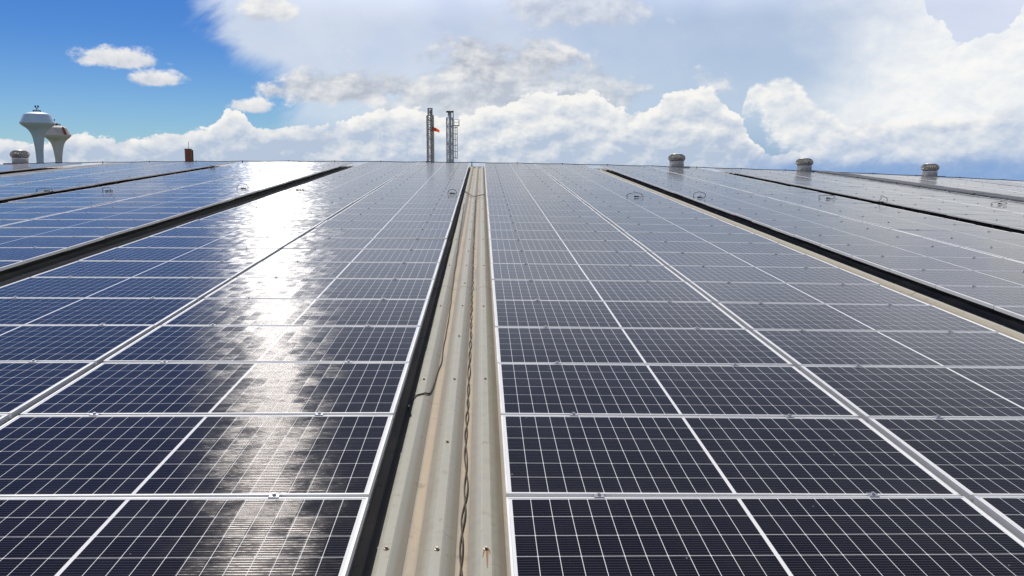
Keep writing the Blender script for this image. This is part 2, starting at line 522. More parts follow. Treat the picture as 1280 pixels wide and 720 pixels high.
MAT['orange'] = pbr('orange_cloth', (0.95, 0.22, 0.04), 0.8, 0, 0.1, 4)
MAT['tank_blue'] = pbr('blue_tank_lit', (0.60, 0.77, 0.90), 0.5, 0, 0.06, 0.5, 0, (0.54, 0.70, 0.82), 0.3, 0.3)  # the tank top's lit look is put into this paler colour
MAT['tank_shaft'] = pbr('blue_shaft_shaded', (0.44, 0.55, 0.66), 0.5, 0, 0.06, 0.5, 0, (0.28, 0.37, 0.44), 0.4, 0.3)  # darker tone paints in the shade of the tank's underside and shaft
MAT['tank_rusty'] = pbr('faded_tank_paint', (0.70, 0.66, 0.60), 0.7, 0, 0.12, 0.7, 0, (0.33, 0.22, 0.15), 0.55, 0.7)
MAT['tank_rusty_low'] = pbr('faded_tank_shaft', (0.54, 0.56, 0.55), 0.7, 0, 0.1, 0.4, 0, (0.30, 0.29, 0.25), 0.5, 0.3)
MAT['rust_red'] = pbr('rust_red', (0.36, 0.10, 0.05), 0.85, 0, 0.35, 3)
MAT['chimney'] = pbr('rusty_stack', (0.19, 0.065, 0.035), 0.85, 0, 0.35, 6, 0.3, (0.06, 0.04, 0.035), 0.7, 7)
MAT['dark'] = pbr('dark_steel', (0.035, 0.035, 0.037), 0.55, 0.3, 0.2, 6)
MAT['cap'] = pbr('ridge_flashing', (0.27, 0.27, 0.25), 0.5, 0.1, 0.15, 3, 0.1, (0.16, 0.14, 0.11), 0.5, 2)
MAT['walk'] = pbr('walkway_grey', (0.16, 0.17, 0.185), 0.6, 0.1, 0.15, 3, 0.0, (0.10, 0.10, 0.105), 0.5, 2)
MAT['wall'] = pbr('wall_cladding', (0.45, 0.44, 0.40), 0.6, 0, 0.08, 1)
MAT['ground'] = pbr('dry_grass_ground', (0.085, 0.095, 0.045), 0.95, 0, 0.4, 0.05, 0, (0.22, 0.18, 0.12), 0.6, 0.02)


# ------------------------------------------------------------------ mesh helpers
def link(name, mesh, parent=None, m=None, smooth=False):
    o = bpy.data.objects.new(name, mesh)
    COL.objects.link(o)
    if m is not None and not mesh.materials:
        mesh.materials.append(m)
    if parent is not None:
        o.parent = parent
    if smooth:
        for p in mesh.polygons:
            p.use_smooth = True
    return o


def mesh_of(bm, name):
    me = bpy.data.meshes.new(name)
    bm.normal_update()
    bm.to_mesh(me)
    bm.free()
    return me


def box(bm, c, s, rot=None):
    r = bmesh.ops.create_cube(bm, size=1.0)
    mtx = Matrix.Translation(c) @ (rot.to_4x4() if rot else Matrix()) @ Matrix.Diagonal((*s, 1))
    bmesh.ops.transform(bm, matrix=mtx, verts=r['verts'])
    return r['verts']


def bar(bm, a, b, w, h=None):
    a, b = Vector(a), Vector(b)
    d = b - a
    rot = d.to_track_quat('Z', 'Y').to_matrix()
    return box(bm, (a + b) / 2, (w, h or w, d.length), rot)


def tube(bm, pts, r, n=8, cap=True):
    pts = [Vector(p) for p in pts]
    rings = []
    prev = None
    for i, p in enumerate(pts):
        t = (pts[min(i + 1, len(pts) - 1)] - pts[max(i - 1, 0)]).normalized()
        a = Vector((0, 0, 1)) if abs(t.z) < 0.9 else Vector((1, 0, 0))
        x = t.cross(a).normalized() if prev is None else (prev - t * prev.dot(t)).normalized()
        prev = x
        y = t.cross(x)
        rings.append([bm.verts.new(p + (x * math.cos(2 * math.pi * j / n) + y * math.sin(2 * math.pi * j / n)) * r) for j in range(n)])
    for q, s in zip(rings, rings[1:]):
        for j in range(n):
            bm.faces.new((q[j], q[(j + 1) % n], s[(j + 1) % n], s[j]))
    if cap:
        bm.faces.new(list(reversed(rings[0])))
        bm.faces.new(rings[-1])


def spline(pts, steps=8):
    pts = [Vector(p) for p in pts]
    out = []
    for i in range(len(pts) - 1):
        p0, p1, p2, p3 = pts[max(i - 1, 0)], pts[i], pts[i + 1], pts[min(i + 2, len(pts) - 1)]
        for s in range(steps):
            t = s / steps
            out.append(0.5 * ((2 * p1) + (p2 - p0) * t + (2 * p0 - 5 * p1 + 4 * p2 - p3) * t * t + (3 * p1 - p0 - 3 * p2 + p3) * t ** 3))
    out.append(pts[-1])
    return out


def lathe(bm, prof, n=48):
    rings = []
    for r, z in prof:
        rings.append([bm.verts.new((r * math.cos(2 * math.pi * j / n), r * math.sin(2 * math.pi * j / n), z)) for j in range(n)])
    for q, s in zip(rings, rings[1:]):
        for j in range(n):
            bm.faces.new((q[j], q[(j + 1) % n], s[(j + 1) % n], s[j]))
    if prof[0][0] > 1e-4:
        bm.faces.new(list(reversed(rings[0])))
    if prof[-1][0] > 1e-4:
        bm.faces.new(rings[-1])
    bmesh.ops.remove_doubles(bm, verts=bm.verts[:], dist=1e-5)


def empty(name, mtx=Matrix()):
    o = bpy.data.objects.new(name, None)
    o.empty_display_size = 0.2
    COL.objects.link(o)
    o.matrix_world = mtx
    return o


def tag(o, label, cat=None, group=None, kind=None):
    o['label'] = label
    if cat: o['category'] = cat
    if group: o['group'] = group
    if kind: o['kind'] = kind
    return o


def ordinal(n):
    ones = 'zeroth first second third fourth fifth sixth seventh eighth ninth tenth eleventh twelfth thirteenth fourteenth fifteenth sixteenth seventeenth eighteenth nineteenth'.split()
    if n < 20: return ones[n]
    t, o = divmod(n, 10)
    return ({2: 'twentieth', 3: 'thirtieth'}[t] if o == 0 else {2: 'twenty', 3: 'thirty'}[t] + '-' + ones[o])


# ------------------------------------------------------------------ layout of the arrays (roof frame, metres)
GX, GW, Y0 = 0.121, 0.606, 3.503
SEAM = 0.046
BLOCK = 2 * PL + SEAM
ROW0, ROW1 = -3, 29                                   # first and last row index
RIDGE_Y = 35.72
ROOF_Z = -0.20                                       # sheet valleys below the panel faces
RIB_H = 0.034
blocks = []                                           # (x of the left edge, side, index)
x = GX
for i, gap in enumerate((GW, GW, 1.0, GW, GW)):
    blocks.append((x, 1, i))
    x += BLOCK + gap
x = GX - GW
for i, gap in enumerate((GW, GW, 1.95, GW, GW)):
    blocks.append((x - BLOCK, -1, i))
    x -= BLOCK + gap
columns = []                                          # (centre x, side, column number outwards)
for bx, side, i in blocks:
    for j in range(2):
        cx = bx + PL / 2 + j * (PL + SEAM)
        no = 2 * i + (j if side > 0 else 1 - j) + 1
        columns.append((cx, side, no))

# ------------------------------------------------------------------ ground
bm = bmesh.new()
bmesh.ops.create_grid(bm, x_segments=4, y_segments=4, size=3000)
gr = link('ground', mesh_of(bm, 'ground'), None, MAT['ground'])
tag(gr, 'flat grassy ground around the factory', None, None, 'structure')

# ------------------------------------------------------------------ the building under the panels
building = empty('factory_building', M)
tag(building, 'wide factory building whose low pitched ribbed metal roof carries the solar panels', 'building')
c1, c2, c3 = (px_roof(480, 686, ROOF_Z + RIB_H), px_roof(546, 686, ROOF_Z + RIB_H), px_roof(606, 686, ROOF_Z + RIB_H))
PERIOD = (c3.x - c1.x) / 2
CREST = c2.x
BOLT_Y = c2.y
MAT['roof'] = make_roof_mat(PERIOD, CREST)
XL, XR = -29.0, 29.0
prof = []
n0, n1 = int((XL - CREST) / PERIOD), int((XR - CREST) / PERIOD)
hw_c, hw_v = 0.027, 0.026
for i in range(n0, n1 + 1):
    xc = CREST + i * PERIOD
    prof += [(xc - hw_c, RIB_H - 0.003), (xc - hw_c * 0.7, RIB_H), (xc + hw_c * 0.7, RIB_H), (xc + hw_c, RIB_H - 0.003)]
    xv = xc + PERIOD / 2
    prof += [(xv - hw_v - 0.006, 0.004), (xv - hw_v, 0.0), (xv + hw_v, 0.0), (xv + hw_v + 0.006, 0.004)]


def fall(y):                                          # beyond the ridge the roof falls away again
    return 0.0 if y <= RIDGE_Y else -(y - RIDGE_Y) * math.tan(2 * SLOPE)


bm = bmesh.new()
ys = [-6, 0, 6, 12, 18, 24, 30, RIDGE_Y, RIDGE_Y + 12, RIDGE_Y + 24, RIDGE_Y + 40]
rows = [[bm.verts.new((px_, y, ROOF_Z + pz + crown(px_) + fall(y))) for px_, pz in prof] for y in ys]
for a, b in zip(rows, rows[1:]):
    for i in range(len(prof) - 1):
        bm.faces.new((a[i], a[i + 1], b[i + 1], b[i]))
link('roof', mesh_of(bm, 'roof'), building, MAT['roof'])

bm = bmesh.new()                                      # walls: upright in the world, so brought into the roof frame
corners = [(XL + 0.4, -5.7), (XR - 0.4, -5.7), (XR - 0.4, RIDGE_Y + 39.5), (XL + 0.4, RIDGE_Y + 39.5)]
for i in range(4):
    a, b = corners[i], corners[(i + 1) % 4]
    seg = []
    for s in range(9):
        t = s / 8
        xx, yy = a[0] + (b[0] - a[0]) * t, a[1] + (b[1] - a[1]) * t
        tp = Vector((xx, yy, ROOF_Z + crown(xx) + fall(yy) - 0.05))
        w = M @ tp
        seg.append((bm.verts.new(tp), bm.verts.new(MI @ Vector((w.x, w.y, 0.0)))))
    for p, q in zip(seg, seg[1:]):
        bm.faces.new((p[0], q[0], q[1], p[1]))
link('wall', mesh_of(bm, 'wall'), building, MAT['wall'])

bm = bmesh.new()                                      # folded flashing over the ridge
xs = [XL + 2 * i for i in range(30)]
pr = [(-0.42, -0.19), (-0.40, -0.172), (-0.03, -0.145), (0.03, -0.145), (0.40, -0.232), (0.42, -0.25)]
rows = [[bm.verts.new((xx, RIDGE_Y + a, b + crown(xx))) for a, b in pr] for xx in xs]
for a, b in zip(rows, rows[1:]):
    for i in range(len(pr) - 1):
        bm.faces.new((a[i], b[i], b[i + 1], a[i + 1]))
link('ridge_cap', mesh_of(bm, 'ridge_cap'), building, MAT['cap'])


def screw_mesh():
    bm = bmesh.new()
    lathe(bm, [(0.0125, 0.0), (0.0125, 0.0025), (0.0108, 0.0036), (0.007, 0.004)], 16)
    r = bmesh.ops.create_cone(bm, cap_ends=True, segments=6, radius1=0.0075, radius2=0.007, depth=0.008)
    bmesh.ops.translate(bm, vec=(0, 0, 0.0078), verts=r['verts'])
    return mesh_of(bm, 'roof_screw')


sm = screw_mesh()
first_screw = None
for r_i in range(16):
    for i in ((-1, 0, 1) if r_i % 2 == 0 else (0,)):
        o = link('roof_screw', sm, building, MAT['screw'])
        xx = CREST + i * PERIOD + random.uniform(-.006, .006)
        o.location = (xx, BOLT_Y + r_i * 1.22 + random.uniform(-.01, .01), ROOF_Z + RIB_H + crown(xx))
        o.rotation_euler = (random.uniform(-.06, .06), random.uniform(-.06, .06), random.uniform(0, 6))
        if r_i == 0 and i == 1:
            o['label'] = 'rusty screw with brown streaks below it'
bm = bmesh.new()                                      # rust run below the rusty screw, a thin film of its own
xx = CREST + PERIOD
for dx_, L, w in ((0.0, 0.16, 0.006), (-0.012, 0.075, 0.004), (0.008, 0.05, 0.004)):
    v = [bm.verts.new((xx + dx_ - w, BOLT_Y - 0.008, ROOF_Z + RIB_H + 0.0008)), bm.verts.new((xx + dx_ + w, BOLT_Y - 0.008, ROOF_Z + RIB_H + 0.0008)),
         bm.verts.new((xx + dx_ * 1.6 + w * .3, BOLT_Y - L, ROOF_Z + RIB_H + 0.0008)), bm.verts.new((xx + dx_ * 1.6 - w * .3, BOLT_Y - L, ROOF_Z + RIB_H + 0.0008))]
    bm.faces.new(list(reversed(v)))
link('rust_streak', mesh_of(bm, 'rust_streak'), building, MAT['rust'])

# ------------------------------------------------------------------ solar panels
FW, FH = 0.0115, 0.035


def frame_mesh():
    bm = bmesh.new()
    hx, hy = PL / 2, PW / 2
    for s in (-1, 1):
        box(bm, (0, s * (hy - FW / 2), -FH / 2), (PL, FW, FH))
        box(bm, (s * (hx - FW / 2), 0, -FH / 2), (FW, PW - 2 * FW - 0.0004, FH))
    bmesh.ops.bevel(bm, geom=[e for e in bm.edges if all(v.co.z > -0.001 for v in e.verts)], offset=0.0012, segments=1, affect='EDGES')
    return mesh_of(bm, 'frame')


def glass_mesh():
    bm = bmesh.new()
    uvl = bm.loops.layers.uv.new('UVMap')
    hx, hy = PL / 2 - FW + 0.001, PW / 2 - FW + 0.001
    v = [bm.verts.new((a * hx, b * hy, -0.0022)) for a, b in ((-1, -1), (1, -1), (1, 1), (-1, 1))]
    f = bm.faces.new(v)
    w = [bm.verts.new((a * hx, b * hy, -0.0072)) for a, b in ((-1, -1), (1, -1), (1, 1), (-1, 1))]
    bm.faces.new(list(reversed(w)))
    for ff in bm.faces:
        for l in ff.loops:
            l[uvl].uv = (l.vert.co.x, l.vert.co.y)
    return mesh_of(bm, 'glass')


def clamp_mesh():
    bm = bmesh.new()
    gapw = PITCH_Y - PW
    box(bm, (0, 0, -0.012), (0.045, gapw - 0.003, 0.024))
    box(bm, (0, 0, 0.0022), (0.045, gapw + 0.018, 0.0036))
    bmesh.ops.bevel(bm, geom=bm.edges[:], offset=0.0008, segments=1, affect='EDGES')
    r = bmesh.ops.create_cone(bm, cap_ends=True, segments=6, radius1=0.0085, radius2=0.008, depth=0.011)
    bmesh.ops.translate(bm, vec=(0, 0, 0.009), verts=r['verts'])
    return mesh_of(bm, 'clamp')


FM, GM, CM = frame_mesh(), glass_mesh(), clamp_mesh()
FM.materials.append(MAT['alu'])
GM.materials.append(MAT['glass'])
CM.materials.append(MAT['clamp'])


def panel_matrix(cx, r):
    cy = Y0 + PITCH_Y * r + PITCH_Y / 2
    tilt = math.atan(2 * CROWN * cx)
    jit = Matrix.Rotation(random.gauss(0, 0.0022), 4, 'X') @ Matrix.Rotation(tilt + random.gauss(0, 0.0026), 4, 'Y')
    return M @ Matrix.Translation((cx + random.uniform(-.0015, .0015), cy, crown(cx) + random.uniform(-.001, .001))) @ jit


def screen(pw):
    d = CAMROT.transposed() @ (pw - CAMPOS)
    if d.z > -0.3: return None
    return 640 + F_PX * d.x / -d.z, 360 - F_PX * d.y / -d.z


def seen_area(mx):
    """area of the panel inside the picture, in photograph pixels"""
    poly = []
    loc = [Vector((a * PL / 2, b * PW / 2, 0)) for a, b in ((-1, -1), (1, -1), (1, 1), (-1, 1))]
    pts = []
    for p in loc:
        d = CAMROT.transposed() @ (mx @ p - CAMPOS)
        pts.append(d)
    def clip(ps, fn):
        o = []
        for i in range(len(ps)):
            a, b = ps[i], ps[(i + 1) % len(ps)]
            fa, fb = fn(a), fn(b)
            if fa >= 0: o.append(a)
            if (fa >= 0) != (fb >= 0): o.append(a + (b - a) * (fa / (fa - fb)))
        return o
    pts = clip(pts, lambda p: -p.z - 0.3)
    if len(pts) < 3: return 0
    kx, ky = 640 / F_PX, 360 / F_PX
    for fn in (lambda p: p.x - kx * p.z, lambda p: -p.x - kx * p.z, lambda p: p.y - ky * p.z, lambda p: -p.y - ky * p.z):
        pts = clip(pts, fn)
        if len(pts) < 3: return 0
    s = [(F_PX * p.x / -p.z, F_PX * p.y / -p.z) for p in pts]
    return abs(sum(s[i][0] * s[(i + 1) % len(s)][1] - s[(i + 1) % len(s)][0] * s[i][1] for i in range(len(s)))) / 2


cells = []
for cx, side, no in columns:
    for r in range(ROW0, ROW1 + 1):
        mx = panel_matrix(cx, r)
        cells.append([seen_area(mx), cx, side, no, r, mx])
cells.sort(key=lambda t: -t[0])
near = [t for t in cells[:300] if t[0] > 0]
far = [t for t in cells[len(near):] if t[0] > 0 or (t[4] >= 0 and abs(t[1]) < 26)]
order = {}
for t in sorted(near, key=lambda t: t[4]):
    order.setdefault((t[2], t[3]), []).append(t)

proto = None
GLARE = {(-1, 1), (-1, 2)}
for key, lst in order.items():
    side, no = key
    for i, t in enumerate(lst):
        mx = t[5]
        if proto is None:
            pan = empty('solar_panel', mx)
            kids = [link('frame', FM, pan), link('glass', GM, pan)]
            for s in (-0.3, 0.3):
                kc = link('clamp', CM, pan)
                kc.location = (s * PL, PITCH_Y / 2, 0)
                kids.append(kc)
            proto = (pan, kids)
        else:
            pan = proto[0].copy()
            COL.objects.link(pan)
            pan.matrix_world = mx
            for kd in proto[1]:
                c_ = kd.copy()
                COL.objects.link(c_)
                c_.parent = pan
        where = ('right' if side > 0 else 'left') + ' of the bare metal strip'
        colw = 'column nearest' if False else ordinal(no) + ' column ' + where
        first = 'glare-streaked solar panel' if (side, no) == (-1, 1) else 'dark solar panel' if no < 3 else 'solar panel'
        tag(pan, f'{first} {ordinal(i + 1)} from the front in {colw}', 'solar panel', 'solar panels on the metal roof')

# the panels beyond the first three hundred, as one mass
bm = bmesh.new()
uvl = bm.loops.layers.uv.new('UVMap')
src = []
for me in (GM, FM, CM):
    b2 = bmesh.new()
    b2.from_mesh(me)
    src.append(b2)
verts, faces, uvs, mats = [], [], [], []
for t in far:
    mx = MI @ t[5]
    parts = [(GM, 0, Matrix()), (FM, 1, Matrix()), (CM, 2, Matrix.Translation((-0.3 * PL, PITCH_Y / 2, 0))), (CM, 2, Matrix.Translation((0.3 * PL, PITCH_Y / 2, 0)))]
    for me, mi, lm in parts:
        base = len(verts)
        mm = mx @ lm
        verts += [mm @ v.co for v in me.vertices]
        lay = me.uv_layers[0].data if me.uv_layers else None
        for p in me.polygons:
            faces.append([base + i for i in p.vertices])
            mats.append(mi)
            for li in p.loop_indices:
                uvs.append(tuple(lay[li].uv) if lay else (0.0, 0.0))
bm.free()
for b2 in src: b2.free()
me = bpy.data.meshes.new('distant_solar_panels')
me.from_pydata([tuple(v) for v in verts], [], faces)
ul = me.uv_layers.new(name='UVMap')
for i, u in enumerate(uvs): ul.data[i].uv = u
for m_ in ('glass', 'alu', 'clamp'): me.materials.append(MAT[m_])
for p, mi in zip(me.polygons, mats): p.material_index = mi
o = link('distant_solar_panels', me)
o.matrix_world = M
tag(o, 'far rows of solar panels close to the ridge and at the sides', 'solar panels', None, 'stuff')

# ------------------------------------------------------------------ rails with feet carrying the panels
def rail_mesh():
    bm = bmesh.new()
    y0, y1 = Y0 + PITCH_Y * ROW0, Y0 + PITCH_Y * (ROW1 + 1)
    box(bm, (0, (y0 + y1) / 2, -0.0565), (0.038, y1 - y0, 0.042))
    y = y0 + 0.4
    while y < y1:
        box(bm, (0.024, y, (ROOF_Z + RIB_H - 0.040) / 2), (0.006, 0.045, -0.040 - ROOF_Z - RIB_H))
        box(bm, (0.050, y, ROOF_Z + RIB_H + 0.003), (0.058, 0.045, 0.005))
        y += 1.2
    return mesh_of(bm, 'mounting_rail')


RM = rail_mesh()
RM.materials.append(MAT['rail'])
rail = None
for cx, side, no in columns:
    if no > 6: continue
    for s in (-0.3, 0.3):
        o = link('mounting_rail', RM) if rail is None else rail.copy()
        if rail is None: rail = o
        else: COL.objects.link(o)
        xx = cx + s * PL
        o.matrix_world = M @ Matrix.Translation((xx, 0, crown(xx)))
        tag(o, f"grey rail under the {'left' if s < 0 else 'right'} side of the {ordinal(no)} panel column {'right' if side > 0 else 'left'} of the metal strip",
            'rail', 'rails carrying the solar panels')

# ------------------------------------------------------------------ grey walkways in the two broad gaps
def walkway(x0, x1, z, label):
    rt = empty('walkway', M)
    L = 1.52
    y = Y0 + 0.3
    prof_w = []
    n = int((x1 - x0) / 0.1)
    while y < RIDGE_Y - 1.0:
        bm = bmesh.new()
        dz_ = random.uniform(-.006, .006)
        for i in range(n):
            xa = x0 + (x1 - x0) * i / n
            box(bm, (xa + 0.05, y + L / 2 - 0.03, z + dz_ + crown(xa)), (0.055, L - 0.06, 0.035))
        for t in (0.08, 0.5, 0.92):
            box(bm, ((x0 + x1) / 2, y + (L - 0.06) * t, z + dz_ - 0.036 + crown(x0)), (x1 - x0 + 0.04, 0.06, 0.036))
        bmesh.ops.transform(bm, matrix=Matrix.Translation((random.uniform(-.02, .02), 0, 0)), verts=bm.verts[:])
        link('deck_section', mesh_of(bm, 'deck_section'), rt, MAT['walk'])
        y += L
    for xx in (x0 + 0.1, x1 - 0.1):
        bm = bmesh.new()
        box(bm, (xx, (Y0 + RIDGE_Y - 0.7) / 2, (z - 0.054 + ROOF_Z + RIB_H) / 2 + crown(xx)), (0.05, RIDGE_Y - Y0 - 1.3, z - 0.056 - ROOF_Z - RIB_H))
        link('bearer', mesh_of(bm, 'bearer'), rt, MAT['walk'])
    tag(rt, label, 'walkway', 'grey walkways running up the roof')


wr = [b for b in blocks if b[1] > 0 and b[2] == 2][0][0] + BLOCK
wl = [b for b in blocks if b[1] < 0 and b[2] == 2][0][0]
walkway(wr + 0.06, wr + 0.92, 0.03, 'grey slatted walkway between panel blocks at the far right, with darker steps along it')
walkway(wl - 1.15, wl - 0.10, -0.05, 'broad grey walkway strip between panel blocks at the far left below the water towers')

# ------------------------------------------------------------------ cables lying in the bare strip
def on_sheet(x):
    ph = ((x - CREST) / PERIOD) % 1.0
    d = min(ph, 1 - ph) * PERIOD
    lo, hi = hw_c, PERIOD / 2 - hw_v
    t = min(1, max(0, (d - lo) / (hi - lo)))
    return ROOF_Z + RIB_H * (1 - t) + crown(x)


def strip_pts(px, lift=0.006):
    out = []
    for x_, y_ in px:
        p = px_roof(x_, y_, ROOF_Z + 0.01)
        out.append(p)
    return out


base = strip_pts([(575, 760), (576, 716), (578, 660), (583, 600), (582, 560), (584, 520), (586, 470), (588, 430), (589, 400), (590, 370), (591, 340), (592, 310), (593, 280), (594, 262), (594.5, 250)])
dense = spline(base, 10)
for kk, (phs, nm, lb) in enumerate(((0.0, 'black_cable', 'thin black cable twisted round its pair in the right valley of the bare metal strip'),
                                    (math.pi, 'black_cable', 'second thin black cable of the twisted pair, looping wider in the right valley'))):
    pts = []
    for i, p in enumerate(dense):
        s = p.y
        amp = 0.0085 + 0.008 * mnoise.noise(Vector((s * 1.3, kk, 0)))
        xx = p.x + amp * math.sin(s * 9 + phs + 2.2 * mnoise.noise(Vector((s * 0.8, 5, 0)))) + 0.006 * mnoise.noise(Vector((s * 2.2, kk * 7, 2)))
        pts.append((xx, p.y, on_sheet(xx) + 0.0055 + 0.003 * (1 + math.cos(s * 12 + phs))))
    bm = bmesh.new()
    tube(bm, pts, 0.0036, 8)
    o = link(nm, mesh_of(bm, 'cable'), None, MAT['cable_brown'], True)
    o.matrix_world = M
    tag(o, lb, 'cable', 'cables lying along the bare metal strip')
left_px = [(511, 522), (512, 508), (520, 500), (530, 497), (538, 493), (543, 480), (547, 463), (552, 450), (555, 430), (559, 410), (563, 380), (567, 350), (571, 320), (575, 292), (578, 272), (580, 256)]
ptsL = []
for i, p in enumerate(spline(strip_pts(left_px), 8)):
    xx = p.x + 0.008 * mnoise.noise(Vector((p.y * 1.7, 3, 1)))
    z = on_sheet(xx) + 0.006
    ptsL.append((xx, p.y, z + (0.05 if i < 3 else 0.02 if i < 6 else 0.0)))
bm = bmesh.new()
tube(bm, ptsL, 0.005, 8)
o = link('black_cable', mesh_of(bm, 'cable'), None, MAT['cable_brown'], True)
o.matrix_world = M
tag(o, 'single black cable bending out from under the left panels into the left valley', 'cable', 'cables lying along the bare metal strip')
# a short lead crossing the strip near the ridge
pts = spline(strip_pts([(571, 243), (578, 240), (585, 244), (592, 248), (600, 246.5), (606, 246)]), 6)
bm = bmesh.new()
tube(bm, [(p.x, p.y, max(on_sheet(p.x) + 0.03, ROOF_Z + 0.06)) for p in pts], 0.009, 6)
o = link('black_cable', mesh_of(bm, 'cable'), None, MAT['cable'], True)
o.matrix_world = M
tag(o, 'short black cable crossing the bare metal strip near the ridge', 'cable')

# ------------------------------------------------------------------ loose connector loops standing above the panels
loops = [
    (56, 240, 20, 4.5, 'flat black cable loop with a dark plug on the panels below the water towers'),
    (134, 240, 11, 6, 'small tangled black cable loop right of the one below the water towers'),
    (265, 212, 7, 5, 'tiny black cable loop near the ridge just right of the rusty chimney'),
    (303, 237, 13, 7, 'open black cable loop in the glare left of the broad left gutter'),
    (371, 239, 18, 3, 'low black cable loop with plug on the panels beside the bright glare'),
    (565, 243, 10, 6, 'small black connector loop just left of the bare metal strip'),
    (794, 247, 20, 6, 'oval black cable loop left of the first gutter on the right'),
    (874, 248, 15, 8, 'arched black cable loop just beyond the first gutter on the right'),
    (1034, 249, 20, 5, 'stretched black cable lead with plug beside the second right gutter'),
    (1103, 254, 9, 9, 'round upright black cable loop beyond the second gutter on the right'),
    (1249, 256, 20, 4, 'low black cable loop with plug against the grey walkway at far right'),
]
for i, (px_x, px_y, wpx, hpx, lb) in enumerate(loops):
    p = px_roof(px_x, px_y, 0.0)
    rt = empty('cable_loop', M @ Matrix.Translation((p.x, p.y, crown(p.x))))
    rnd = random.Random(i * 7 + 1)
    mpp = p.y / F_PX
    hw, hh = wpx * mpp * 0.5, hpx * mpp
    pts = [(-hw * 0.9, -0.04, -0.012), (-hw * 1.02, 0.0, hh * 0.25)]
    for a in range(7):
        th = math.pi * (1 - a / 6)
        pts.append((hw * math.cos(th) + rnd.uniform(-.1, .1) * hw, rnd.uniform(-.06, .06), hh * 0.25 + hh * 0.75 * math.sin(th) ** 0.8 + rnd.uniform(-.07, .07) * hh))
    pts += [(hw * 0.9, 0.05, 0.016), (hw * 0.6, 0.08, 0.012), (hw * 0.35, 0.05, 0.012)]
    bm = bmesh.new()
    tube(bm, spline(pts, 6), 0.0062, 8)
    link('cable', mesh_of(bm, 'cable'), rt, MAT['cable'], True)
    bm = bmesh.new()
    e = Vector(pts[-1])
    tube(bm, [e + Vector((0.02, 0.01, 0.012)), e + Vector((-0.03, -0.02, 0.012))], 0.012, 8)
    tube(bm, [e + Vector((-0.03, -0.02, 0.012)), e + Vector((-0.085, -0.04, 0.014))], 0.017, 8)
    link('plug', mesh_of(bm, 'plug'), rt, MAT['cable'], True)
    tag(rt, lb, 'cable', 'loose cable loops on the panels')

# ------------------------------------------------------------------ safety line along the ridge
bm = bmesh.new()
post_x = [-19.4 + 1.9 * i for i in range(24)]
line = []
for a, b in zip(post_x, post_x[1:]):
    for s in range(6):
        t = s / 6
        xx = a + (b - a) * t
        line.append((xx, RIDGE_Y, crown(xx) + 0.012 - 0.018 * 4 * t * (1 - t)))
line.append((post_x[-1], RIDGE_Y, crown(post_x[-1]) + 0.012))
rl = empty('safety_line', M)
tag(rl, 'thin dark safety line on short pegs along the ridge of the roof', 'safety line')
tube(bm, line, 0.016, 6)
link('line', mesh_of(bm, 'line'), rl, MAT['dark'])
for xx in post_x:
    bm = bmesh.new()
    tube(bm, [(xx, RIDGE_Y, crown(xx) - 0.15), (xx, RIDGE_Y, crown(xx) + 0.035)], 0.018, 8)
    box(bm, (xx, RIDGE_Y, crown(xx) - 0.147), (0.12, 0.10, 0.012))
    link('peg', mesh_of(bm, 'peg'), rl, MAT['dark'])

# ------------------------------------------------------------------ turbine ventilators on the ridge
def ventilator(px_x, label):
    best = None
    for i in range(2400):                              # where on the ridge the pixel column meets the roof
        xx = -26 + i * 52 / 2400
        s = screen(M @ Vector((xx, RIDGE_Y, crown(xx))))
        if s and (best is None or abs(s[0] - px_x) < best[0]): best = (abs(s[0] - px_x), xx)
    xx = best[1]
    w = M @ Vector((xx, RIDGE_Y + 0.05, crown(xx) - 0.02))
    rt = empty('turbine_ventilator', Matrix.Translation(w))
    bm = bmesh.new()
    box(bm, (0, 0, 0.0), (0.9, 0.9, 0.05))
    link('base_plate', mesh_of(bm, 'base_plate'), rt, MAT['galv_dark'])
    bm = bmesh.new()
    lathe(bm, [(0.30, -0.20), (0.30, 0.20), (0.32, 0.205), (0.32, 0.235), (0.28, 0.24)], 40)
    link('neck', mesh_of(bm, 'neck'), rt, MAT['vent'], True)
    bm = bmesh.new()
    nb = 30
    prof_b = [(0.285, 0.245), (0.338, 0.29), (0.368, 0.345), (0.372, 0.40), (0.350, 0.455), (0.300, 0.505), (0.225, 0.535)]
    for b in range(nb):
        a0 = 2 * math.pi * b / nb
        prev = None
        for j, (r_, z_) in enumerate(prof_b):
            tw = 0.10 * math.sin(math.pi * j / (len(prof_b) - 1))
            a1, a2 = a0 + tw, a0 + tw + 2 * math.pi / nb * 0.92
            r1, r2 = r_ * 0.98, r_ * 0.90
            pr_ = (bm.verts.new((r1 * math.cos(a1), r1 * math.sin(a1), z_)), bm.verts.new((r2 * math.cos(a2), r2 * math.sin(a2), z_)))
            if prev: bm.faces.new((prev[0], prev[1], pr_[1], pr_[0]))
            prev = pr_
    r_ = bmesh.ops.solidify(bm, geom=bm.faces[:], thickness=0.004)
    link('vane_drum', mesh_of(bm, 'vane_drum'), rt, MAT['vent'], True)
    bm = bmesh.new()
    lathe(bm, [(0.27, 0.25), (0.31, 0.33), (0.32, 0.40), (0.28, 0.48), (0.20, 0.53)], 32)
    link('inner_drum', mesh_of(bm, 'inner_drum'), rt, MAT['vent'], True)
    bm = bmesh.new()
    lathe(bm, [(0.240, 0.528), (0.242, 0.540), (0.16, 0.562), (0.05, 0.575), (0.0, 0.577)], 40)
    link('top_cap', mesh_of(bm, 'top_cap'), rt, MAT['vent'], True)
    tag(rt, label, 'ventilator', 'turbine ventilators on the ridge')


